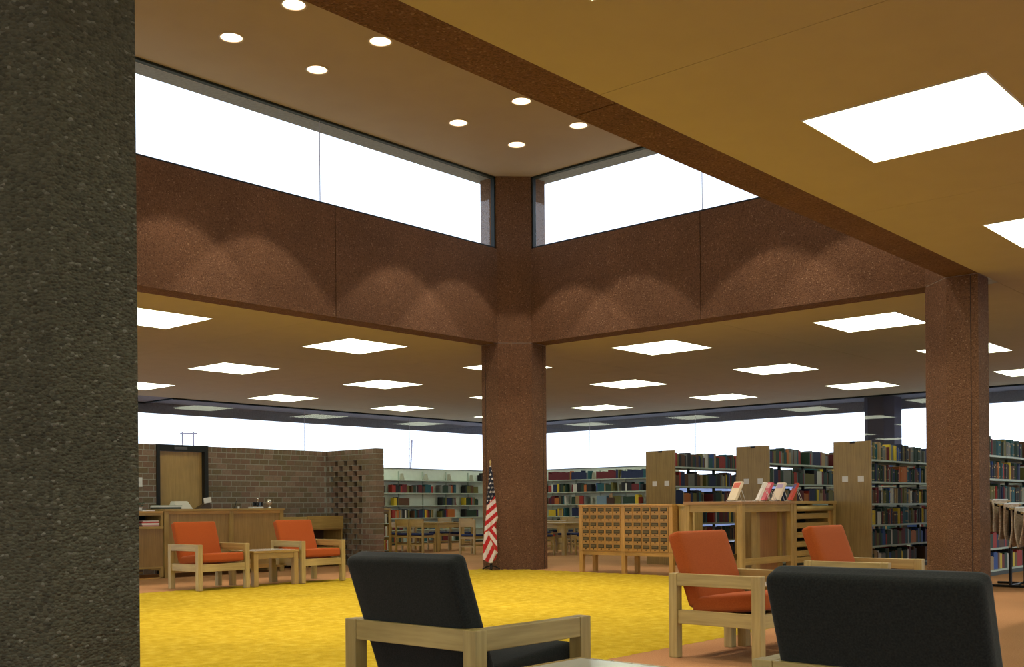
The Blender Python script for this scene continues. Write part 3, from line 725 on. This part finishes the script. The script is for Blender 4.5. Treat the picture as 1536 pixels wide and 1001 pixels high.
# ------------------------------------------------------------------ wall shelving
WZ = [.08, .45, .80, 1.17, 1.55, 1.93]
def wall_bay(o_loc, rz, wd, label, group, boxy=True):
    """local: x along, opening towards -y, back at y=.3"""
    o = empty('wall_bookcase', o_loc, label, 'bookcase', group, rz)
    G().box(0, wd, .285, .30, .05, 2.27).build('back_panel', steel_back, o)
    G().box(0, wd, .27, .31, 2.27, 2.29).build('top_trim', steel_dk, o)
    G().box(-.015, .015, .255, .285, 0, 2.2).build('upright', steel, o)
    for z in WZ: G().box(.01, wd - .01, .0, .285, z - .018, z - .002).box(.01, wd - .01, -.004, 0, z - .028, z).build('shelf', steel, o)
    G().box(0, wd, .02, .29, 0, .05).build('base', steel_dk, o)
    return o
def bookend(x, y, z, rz, lbl):
    g = G().add([(0, 0, 0), (0, .2, 0), (0, .17, .20), (0, .06, .20), (.012, 0, 0), (.012, .2, 0), (.012, .17, .20), (.012, .06, .20)], [(0, 1, 2, 3), (7, 6, 5, 4), (0, 4, 5, 1), (1, 5, 6, 2), (2, 6, 7, 3), (3, 7, 4, 0)])
    g.box(0, .11, 0, .2, 0, .003)
    o = g.build('bookend', plain('putty_metal', (.46, .44, .36), .5), loc=(x, y, z), rot=rz); return tag(o, lbl, 'bookend', 'putty coloured metal bookends')
YW = 10.85; XW = 11.65
edges = [3.4, 4.385, 5.37, 6.355, 7.32, 8.31, 9.30, 10.30, 11.3]
bayname = ['first', 'second', 'third', 'fourth', 'fifth', 'sixth', 'seventh', 'eighth']
for i, (a, b) in enumerate(zip(edges, edges[1:])):
    wall_bay((a, YW, 0), 0, b - a, 'pale green steel wall bookcase, %s bay from the flag column corner' % bayname[7 - i], 'wall bookcases left of the flag column')
    if 3 <= i < 7: bookend(b + .03, YW + .05, WZ[5], 0, 'bookend on the empty top shelf, start of %s bay from the corner' % bayname[7 - i - 1])
    if i in (5, 6):
        bookend(b + .24, YW + .05, WZ[3 if i == 5 else 4], 0, 'bookend standing alone in the wall bookcase, %s bay from corner' % bayname[7 - i - 1])
    full = {4: (.0, 0), 3: (.0, 0), 2: (0, 0)}
    if i <= 6:
        fr = {4: .50, 3: .42, 2: .50} if i < 6 else {}
        if i == 4: fr = {4: .70, 2: .62, 3: 0}
        if i == 5: fr = {4: .48, 3: .42, 2: .48}
        if i == 6: fr = {4: .38, 3: .40, 2: .38}
        for li, f_ in fr.items():
            if f_: srow((b - (b - a) * f_, YW + .02, WZ[li]), (1, 0), (0, 1), (b - a) * f_ + .20, .26, None, 1.25)
        srow((a + .25, YW + .02, WZ[1]), (1, 0), (0, 1), (b - a) - .3, .22, None, 1.2); srow((a + .35, YW + .02, WZ[0]), (1, 0), (0, 1), (b - a) - .4, .24, None, 1.2)
    if i == 7: srow((a + .35, YW + .02, WZ[5]), (1, 0), (0, 1), .2, .27)
yedge = [10.85, 9.90, 8.96, 8.02, 7.07, 6.13, 5.18, 4.24]
ydark = [.6 - .95 * k for k in range(10)]
for i, (a, b) in enumerate(zip(ydark, ydark[1:])):
    wall_bay((XW, a, 0), -math.pi / 2, a - b, 'steel wall bookcase behind the free-standing ranges, %s bay from the west' % ordn[i], 'wall bookcases behind the ranges')
    for li in range(6): srow((XW + .02, a - .03, WZ[li]), (0, -1), (1, 0), a - b - .06, .27)
for i, (a, b) in enumerate(zip(yedge, yedge[1:])):
    wall_bay((XW, a, 0), -math.pi / 2, a - b, 'pale green steel wall bookcase, %s bay right of the flag column' % bayname[i], 'wall bookcases right of the flag column')
    for li in range(6):
        if i < 1: continue
        f_ = rk.uniform(.55, .85)
        ser = rk.choice([0, 1, 2, 7, None, None]) if li >= 2 else None
        if i == 4 and li in (3,): continue
        srow((XW + .02, a - .03, WZ[li]), (0, -1), (1, 0), (a - b) * f_, .27, ser, 1.3)
        if ser is not None: srow((XW + .02, a - .03 - (a - b) * f_, WZ[li]), (0, -1), (1, 0), (a - b) * .13, .27, None, 1.3)
        if li >= 3 and f_ < .8 and 1 < i < 6: bookend(XW + .25, a - .05 - (a - b) * min(.93, f_ + .18), WZ[li], math.pi / 2, 'bookend on the %s shelf, %s bay of the right-hand wall bookcases' % (lev[li], bayname[i]))
ob = stuffB.build('shelved_books', PM); tag(ob, 'rows of mixed coloured books filling the wall bookcases and farther shelves', 'books', None, 'stuff')
# low wooden bookcase end beside the screen wall
lb = empty('low_bookcase', (3.37, 7.55, 0), 'low oak bookcase just past the brick screen wall', 'bookcase')
G().box(.27, .33, -.12, .22, 0, 1.06).build('end_panel', oak[2], lb, bevel=.003); G().box(-1.0, .27, .17, .2, .0, 1.03).build('back_panel', doak[0], lb)
G().box(-1.0, .33, -.14, .22, 1.06, 1.09).build('top_board', oak[0], lb)
for z in (.06, .40, .72): G().box(-1.0, .27, -.11, .17, z - .02, z).build('shelf', steel, lb)
for li, z in enumerate((.06, .40, .72)):
    for k in range(5):
        ci = [10, 7, 6, 0, 1, 8, 10, 2, 5, 12, 3, 10, 9, 6, 7][li * 5 + k]
        book_obj(3.37 + .24 - k * .045, 7.45, z, .04, .18, .24, ci, 0, '%s book %s from the end of the low oak bookcase, %s shelf' % (PAL[ci][0], nth(k + 1), ('bottom', 'middle', 'top')[li]), 'books in the low oak bookcase')

# objects on the right wall bookcase
bx = tag(G().box(0, .12, -.18, .18, 0, .25).build('magazine_file', plain('pale_blue_box', (.18, .27, .36), .6), loc=(XW + .05, 6.86, WZ[3])), 'pale blue file box on the wall bookcase above the card catalogue', 'box')
bx = empty('pamphlet_box', (XW + .03, 6.52, WZ[3]), 'dark brown open box of pamphlets on the wall bookcase', 'box')
G().box(0, .16, -.14, .14, 0, .19).build('box_body', plain('dark_brown_card', (.06, .025, .015), .7), bx); G().box(.04, .05, -.05, .02, .19, .33).box(.08, .09, .02, .10, .19, .28).build('pamphlets', plain('pamphlet_cream', (.55, .35, .18), .7), bx)
tag(G().box(0, .12, -.14, .14, 0, .24).build('magazine_file', PM[13], loc=(XW + .05, 6.29, WZ[3])), 'olive green file box next to the dark brown pamphlet box', 'box')

# ------------------------------------------------------------------ reading tables and chairs
def reading_table(x0, y0, Lx, Ly, label):
    o = empty('reading_table', (x0, y0, 0), label, 'table', 'oak reading tables'); p = .08
    for a in (0, Lx - p):
        for b in (0, Ly - p): G().box(a, a + p, b, b + p, 0, .70).build('leg', oak[2], o)
    G().box(-.01, Lx + .01, -.01, Ly + .01, .70, .735).build('tabletop', oak[1], o, bevel=.003)
    for a in (.01, Lx - .05): G().box(a, a + .04, p, Ly - p, .60, .70).build('apron', oak[1], o)
    for b in (.01, Ly - .05): G().box(p, Lx - p, b, b + .04, .60, .70).build('apron', oak[0], o)
reading_table(4.25, 6.33, .95, 1.85, 'oak reading table left of the flag column, beyond the brick screen')
reading_table(4.55, 2.55, .95, 1.85, 'oak reading table partly hidden behind the flag column')
reading_table(6.9, 4.6, .95, 1.85, 'oak reading table nearest the corner of the wall bookcases')
def make_rchair():
    o = empty('reading_chair', (0, 0, 0), 'x', 'chair', 'oak reading chairs with blue seats'); hw = .22
    for s in (-1, 1):
        y0 = s * hw - .02
        G().box(-.22, -.18, y0, y0 + .04, 0, .82).build('leg', oak[2], o); G().box(.18, .22, y0, y0 + .04, 0, .43).build('leg', oak[2], o)
        G().box(-.18, .18, y0 + .008, y0 + .032, .20, .235).build('stretcher', oak[0], o); G().box(-.18, .18, y0 + .006, y0 + .034, .36, .42).build('side_rail', oak[0], o)
    G().box(-.215, -.19, -hw + .02, hw - .02, .64, .82).build('backrest', oak[1], o, bevel=.003)
    G().box(-.215, -.19, -hw + .02, hw - .02, .36, .41).build('rear_rail', oak[1], o); G().box(-.21, -.19, -hw + .02, hw - .02, .17, .205).build('stretcher', oak[1], o)
    G().box(.19, .215, -hw + .02, hw - .02, .36, .42).build('front_rail', oak[1], o)
    G().rbox(.2, .2, .025, .018, 4, .006, 0, Matrix.Translation((0, 0, .447))).build('seat', navy_pad, o, smooth=True)
    return o
rc0 = make_rchair(); used = False
spots = [(4.0, 7.78, 0, 'chair at the reading table nearest the low oak bookcase'), (3.96, 7.08, 0, 'middle chair of the reading table left of the flag column'), (3.96, 6.56, 0, 'chair at the table corner, left of the flag column'),
         (5.46, 6.72, math.pi, 'chair on the far side of the reading table left of the flag column'), (5.46, 7.5, math.pi, 'second chair on the far side of the left reading table'),
         (3.92, 4.80, .05, 'reading chair standing just left of the flag'), (4.18, 4.26, 0, 'reading chair directly behind the flag'),
         (4.28, 3.02, 0, 'reading chair showing just right of the flag column'), (5.0, 2.20, math.pi / 2, 'reading chair at the table end, between column and card catalogue'), (5.78, 3.4, math.pi, 'reading chair across the table behind the flag column'),
         (6.6, 5.0, 0, 'reading chair at the table in front of the corner bookcases'), (6.6, 6.0, 0, 'second reading chair at the table before the corner bookcases'), (8.15, 5.5, math.pi, 'reading chair against the corner side of the last table')]
for x, y, rz, lb_ in spots:
    lb_ = 'oak ' + lb_ if not lb_.startswith('oak') else lb_
    if not used: rc0.location = (x, y, 0); rc0.rotation_euler[2] = rz; rc0['label'] = lb_; used = True
    else: dup(rc0, (x, y, 0), rz, lb_)

# ------------------------------------------------------------------ circulation desk
DY = 3.05
dk = empty('circulation_desk', (-5.08, DY, 0), 'long oak front desk with two recessed front panels before the brick wall', 'desk')
DW = 2.33
G().box(-.01, DW + .01, -.02, .55, 1.08, 1.115).build('top_board', oak[0], dk, bevel=.003)
for a in (0, 1.22, DW - .08): G().box(a, a + .08, 0, .06, 0, 1.08).build('post', oak[2], dk, bevel=.002)
for a in (0.01, DW - .05): G().box(a, a + .04, .06, .53, .12, 1.08).build('side_panel', doak[2], dk)
for a, b in ((.08, 1.22), (1.30, DW - .08)):
    G().box(a, b, .03, .05, .15, 1.05).build('front_panel', wood('panel_oak', (.29, .175, .055), (.39, .24, .08), 2), dk)
    G().box(a, b, .0, .05, .08, .15).build('bottom_rail', doak[0], dk); G().box(a, b, .0, .05, 1.03, 1.08).build('top_rail', doak[0], dk)
ld_ = empty('desk_return', (-6.6, DY, 0), 'lower oak desk unit with open cubbyholes and a panelled front', 'desk'); LW = 1.50
G().box(0, LW, -.01, .55, 1.05, 1.085).build('top_board', doak[0], ld_, bevel=.002); G().box(0, LW, -.01, .55, .80, .84).build('shelf', oak[0], ld_)
G().box(0, LW, .50, .53, .84, 1.05).build('back_panel', black_m, ld_)
for a in (0, .96, LW - .04): G().box(a, a + .04, 0, .5, .84, 1.05).build('divider', oak[2], ld_)
G().box(1.0, LW - .04, 0.0, .02, 1.015, 1.05).build('rail', oak[0], ld_)
G().box(0, LW, .02, .04, .19, .80).build('front_panel', wood('panel_oak_dark', (.25, .15, .055), (.33, .2, .075), 2), ld_); G().box(0, LW, 0, .04, .165, .19).build('bottom_rail', oak[0], ld_)
for a in (.0, 1.15, LW - .05): G().box(a, a + .05, .0 if a != 1.15 else .3, .05 if a != 1.15 else .35, 0, .165).build('leg', oak[2], ld_)
G().box(0, LW, 0, .05, 0, .02).build('foot_rail', doak[0], ld_)
for xx in (-5.45, -6.2):
    ca = empty('stool_caster', (xx, DY + .25, 0), 'black swivel caster with wooden foot under the lower desk unit' if xx > -6 else 'black swivel caster deeper under the lower desk unit', 'caster')
    G().rod((0, -.012, .03), (0, .012, .03), .03, 14).build('wheel', black_m, ca); G().rod((0, 0, .03), (0, 0, .14), .008).build('stem', chrome, ca); G().box(.0, .12, -.015, .015, .085, .11).build('foot', oak[0], ca)
# things on and in the desk
def stackpaper(name, x, y, z, sx, sy, n, mats, label, cat='papers'):
    o = empty(name, (x, y, z), label, cat); zz = 0
    for i in range(n):
        h = rk.uniform(.012, .03); G().box(-sx / 2 + rk.uniform(-.015, .015), sx / 2 + rk.uniform(-.015, .015), -sy / 2, sy / 2, zz, zz + h).build('folder', mats[i % len(mats)], o); zz += h + .0005
    return o
stackpaper('folder_stack', -5.30, DY + .14, .841, .28, .22, 5, [plain('pink_paper', (.60, .30, .30), .7), white_pl, plain('red_folder', (.55, .05, .04), .6)], 'stack of pink, white and red folders in the desk cubbyhole')
stackpaper('paper_pile', -5.95, DY + .14, .841, .22, .2, 2, [white_pl, plain('blue_grey_paper', (.4, .44, .5), .7)], 'low pile of loose papers in the dark cubbyhole')
tag(G().rbox(.035, .035, .035, .03, 4, 0, 0, Matrix.Translation((0, 0, .036))).build('paper_cup', white_pl, loc=(-5.80 - .12, DY + .05, .842), smooth=True), 'small white cup in the dark cubbyhole beside the concrete column', 'cup')
stackpaper('ledger', -4.90, DY + .25, 1.116, .40, .28, 3, [steel_dk, white_pl, plain('grey_green_paper', (.45, .5, .42), .7)], 'open grey ledger and papers on the desk before the door', 'ledger')
stackpaper('paper_pad', -5.28, DY + .2, 1.086, .2, .2, 1, [white_pl], 'flat white pad at the step between the two desk units', 'papers')
o = empty('typewriter', (-4.62, DY + .25, 1.116), 'white cased desk machine with sloping front on the front desk', 'machine')
G().add([(-.16, -.1, 0), (.16, -.1, 0), (.16, .14, 0), (-.16, .14, 0), (-.13, .0, .13), (.12, .0, .13), (.12, .12, .13), (-.13, .12, .13)], [(0, 3, 2, 1), (4, 5, 6, 7), (0, 1, 5, 4), (1, 2, 6, 5), (2, 3, 7, 6), (3, 0, 4, 7)]).build('casing', plain('machine_white', (.62, .60, .52), .5), o, bevel=.01)
G().box(-.09, .07, -.06, -.04, .02, .08, 0, Matrix.Rotation(-.5, 4, 'X')).build('keyboard', plain('key_tan', (.35, .30, .2), .6), o)
o = empty('telephone', (-4.20, DY + .25, 1.116), 'dark wedge shaped desk stand holding a pale card near the door', 'stand')
G().add([(-.14, -.06, 0), (.10, -.06, 0), (.10, .08, 0), (-.14, .08, 0), (.04, -.04, .10), (.10, -.04, .10), (.10, .06, .10), (.04, .06, .10)], [(0, 3, 2, 1), (4, 5, 6, 7), (0, 1, 5, 4), (1, 2, 6, 5), (2, 3, 7, 6), (3, 0, 4, 7)]).build('body', plain('dark_brown_plastic', (.05, .03, .02), .4), o)
G().box(-.0, .14, -.045, -.03, .09, .18, 0, Matrix.Rotation(-.15, 4, 'Y')).build('card', white_pl, o)
o.name = 'card_stand'
o = empty('pen_stand', (-3.62, DY + .2, 1.116), 'small black pen stand on the front desk', 'pen stand')
G().lathe([(.0005, 0), (.04, 0), (.038, .015), (.012, .02), (.012, .03), (.0005, .03)], 14).build('base', black_m, o); G().rod((0, 0, .02), (.03, 0, .13), .005).build('pen', black_m, o); G().box(.05, .08, -.02, .02, 0, .035).build('clip_holder', white_pl, o)
stackpaper('paper_pad', -3.20, DY + .2, 1.116, .22, .16, 1, [white_pl], 'flat white pad at the middle of the front desk top', 'papers')
o = empty('stamp_carousel', (-3.10, DY + .28, 1.116), 'dark round carousel of rubber stamps on the front desk', 'stamp holder')
G().lathe([(.0005, 0), (.05, 0), (.05, .01), (.012, .02), (.012, .14), (.02, .16), (.022, .175), (.0005, .185)], 16).build('post', chrome, o, smooth=True)
for k in range(8):
    a = k * math.pi / 4; G().rod((.075 * math.cos(a), .075 * math.sin(a), .045), (.075 * math.cos(a), .075 * math.sin(a), .11), .015, 8).build('stamp', black_m if k % 3 else plain('stamp_blue', (.1, .14, .2), .4), o)
G().lathe([(.012, .10), (.08, .10), (.08, .108), (.012, .108)], 16).build('ring', black_m, o)
o = empty('snow_globe', (-2.86, DY + .28, 1.116), 'round glass and chrome ball ornament on a small foot at the desk end', 'ornament')
G().lathe([(.0005, 0), (.05, 0), (.045, .02), (.015, .03), (.015, .045)], 16).build('foot', chrome, o, smooth=True)
G().lathe([(.001 + .055 * math.sin(math.pi * k / 12), .10 - .055 * math.cos(math.pi * k / 12)) for k in range(13)], 20).build('ball', plain('ball_glaze', (.55, .42, .30), .1, .2), o, smooth=True); G().lathe([(.056, .105), (.05, .135), (.03, .158), (.0005, .166)], 20).build('cap', chrome, o, smooth=True)
# potted plant at the desk's far end
o = empty('potted_plant', (-5.42, DY + .2, 1.086), 'small leafy green plant in a white pot beside the big concrete column', 'plant')
G().lathe([(.0005, 0), (.05, 0), (.065, .06), (.06, .06), (.0005, .05)], 18).build('pot', white_pl, o, smooth=True)
g = G(); rl = random.Random(9)
for k in range(70):
    a = rl.uniform(0, 6.28); e = rl.uniform(.1, 1.3); R = rl.uniform(.05, .12); c_ = Vector((R * math.cos(a) * math.cos(e), R * math.sin(a) * math.cos(e), .07 + R * math.sin(e))); d = Vector((math.cos(a), math.sin(a), rl.uniform(-.6, .6))).normalized() * .035; s = d.cross(Vector((0, 0, 1))).normalized() * .014
    g.add([c_ - d * .4, c_ + s, c_ + d, c_ - s, c_ + Vector((0, 0, .004))], [(0, 1, 4), (1, 2, 4), (2, 3, 4), (3, 0, 4)])
tag(g.build('leaves', plain('leaf_green', (.02, .07, .035), .5), o), kind='stuff')

# ------------------------------------------------------------------ index tables against the brick wall
for k, (xa, xb, zt, lb_) in enumerate(((-2.72, -1.86, .95, 'oak catalogue table with tall backboard against the brick wall, next to the front desk'), (-1.84, -.99, .96, 'oak open-shelf table with tall backboard tucked beside the brick screen'))):
    o = empty('index_table', (xa, 3.55, 0), lb_, 'table', 'oak index tables at the brick wall'); L = xb - xa
    G().box(0, L, 0, .03, zt - .24, zt).build('front_board', (pine if k == 0 else oak)[0], o, bevel=.003); G().box(0, L, .03, .6, zt - .26, zt - .24).build('tabletop', oak[0], o)
    for a in (0, L - .03): G().box(a, a + .03, .03, .6, 0, zt - .26).build('side_panel', oak[2], o)
    G().box(.03, L - .03, .57, .6, .1, zt - .26).build('back_panel', plain('dark_brown_back', (.05, .025, .012), .7), o)
    G().box(.03, L - .03, .02, .57, .34, .37).build('shelf', doak[0], o); G().box(.03, L - .03, .02, .57, .08, .11).build('shelf', doak[0], o)
for k in range(9):
    ci = [10, 1, 11, 0, 9, 3, 10, 5, 1][k]
    book_obj(-2.62 + k * .075, 3.66, .11, .055, .2, .2, ci, 0, '%s book standing %s in the bottom shelf of the table next to the desk' % (PAL[ci][0], ordn[k]), 'books in the index table')
for k in range(5):
    ci = [9, 5, 0, 9, 3][k]
    tag(G().box(0, .6, 0, .3, 0, .022).build('binder', PM[ci], loc=(-2.6 + .01 * k, 3.62, .372 + k * .027)), '%s flat binder, %s from the bottom of the pile under the index table' % (PAL[ci][0], ordn[k]), 'binder', 'flat binders under the index table')

# ------------------------------------------------------------------ newspaper rack
nr = empty('newspaper_rack', (.55, -8.15, 0), 'black metal newspaper rack with sloping rails by the bare concrete column', 'rack')
for xx in (0, .62):
    G().rod((xx, 0, .03), (xx, 0, 1.01), .02, 10).build('post', black_m, nr); G().rod((xx, -1.3, .03), (xx, -1.3, .53), .02, 10).build('post', black_m, nr)
    G().rod((xx, .28, 1.12), (xx, -1.45, .48), .018, 10).build('sloping_rail', black_m, nr)
    G().rod((xx, .35, .02), (xx, -1.5, .02), .018, 10).build('foot_bar', black_m, nr)
G().rod((0, 0, .03), (.62, 0, .03), .014, 8).build('cross_bar', black_m, nr); G().rod((0, -1.3, .03), (.62, -1.3, .03), .014, 8).build('cross_bar', black_m, nr)
G().tube([(0, -.1, .03), (.05, -.16, .09), (.12, -.3, .11), (.2, -.5, .11)], .014).build('brace', black_m, nr)
for k in range(10):
    yy = .22 - k * .14; zz = 1.15 - (.28 - yy) * .37 + .005
    o = empty('newspaper', (.55 - .16, -8.15 + yy, zz), 'newspaper hung on a wooden stick, %s from the high end of the rack' % ordn[k], 'newspaper', 'newspapers on sticks in the rack')
    G().rod((-.04, 0, 0), (.86, 0, 0), .015, 8).build('stick', oak[0], o)
    g = G(); n = 8; L_ = .42 + .05 * (k % 3)
    for s in (-1, 1):
        vs = []
        for i in range(n + 1):
            t = i / n; off = s * (.018 + .035 * t + .012 * math.sin(t * 5 + k))
            vs += [(.08, off, -L_ * t + .016), (.70, off + .008 * math.sin(t * 7), -L_ * t + .016), (.70, off - s * .012, -L_ * t + .016), (.08, off - s * .012, -L_ * t + .016)]
        g.add(vs, [f for i in range(n) for f in ((4 * i, 4 * i + 1, 4 * i + 5, 4 * i + 4), (4 * i + 2, 4 * i + 3, 4 * i + 7, 4 * i + 6), (4 * i + 1, 4 * i + 2, 4 * i + 6, 4 * i + 5), (4 * i + 3, 4 * i, 4 * i + 4, 4 * i + 7))] + [(4 * n, 4 * n + 1, 4 * n + 2, 4 * n + 3)])
    G().box(.08, .70, -.034, .034, .008, .024).build('folded_top', white_pl, o)
    g.build('pages', noisy('newsprint_%d' % (k % 2), [((.46, .33, .20), (.70, .58, .44)), ((.36, .22, .13), (.62, .48, .34))][k % 2], scale=14, bump=0, rough=.8, stretch=(1, 1, 5)), o, smooth=False)

# ------------------------------------------------------------------ outdoors: poles
def at(px, d):
    k = (px - 768) / F_PX; return CAM + (fw + rt * k) * d
p, q = at(274.5, 150), at(291, 150)
o = empty('utility_pole', (p.x, p.y, -.2), 'thin wooden twin-pole power line frame outside, above the door', 'utility pole')
dlt = q - p; dlt.z = 0
G().rod((0, 0, 0), (0, 0, 12.2), .10, 8).build('post', pole_m, o); G().rod(dlt, dlt + Vector((0, 0, 12.2)), .10, 8).build('post', pole_m, o); G().rod(dlt * -.22 + Vector((0, 0, 12.0)), dlt * 1.35 + Vector((0, 0, 12.0)), .09, 8).build('crossarm', pole_m, o)
p = at(613, 120)
o = empty('utility_pole', (p.x, p.y, -.2), 'single leaning utility pole with short pegs outside, behind the wall bookcases', 'utility pole')
lean = rt * .42
G().rod((0, 0, 0), lean + Vector((0, 0, 8.9)), .09, 8).build('post', pole_m, o)
g = G()
for k in range(9):
    z = 5.5 + k * .38; c_ = lean * (z / 8.9) + Vector((0, 0, z)); s = .35 if k % 2 else -.35
    g.rod(c_, c_ + rt * s + Vector((0, 0, .25)), .02, 5)
g.build('peg', pole_m, o)
print('books as objects', nb)
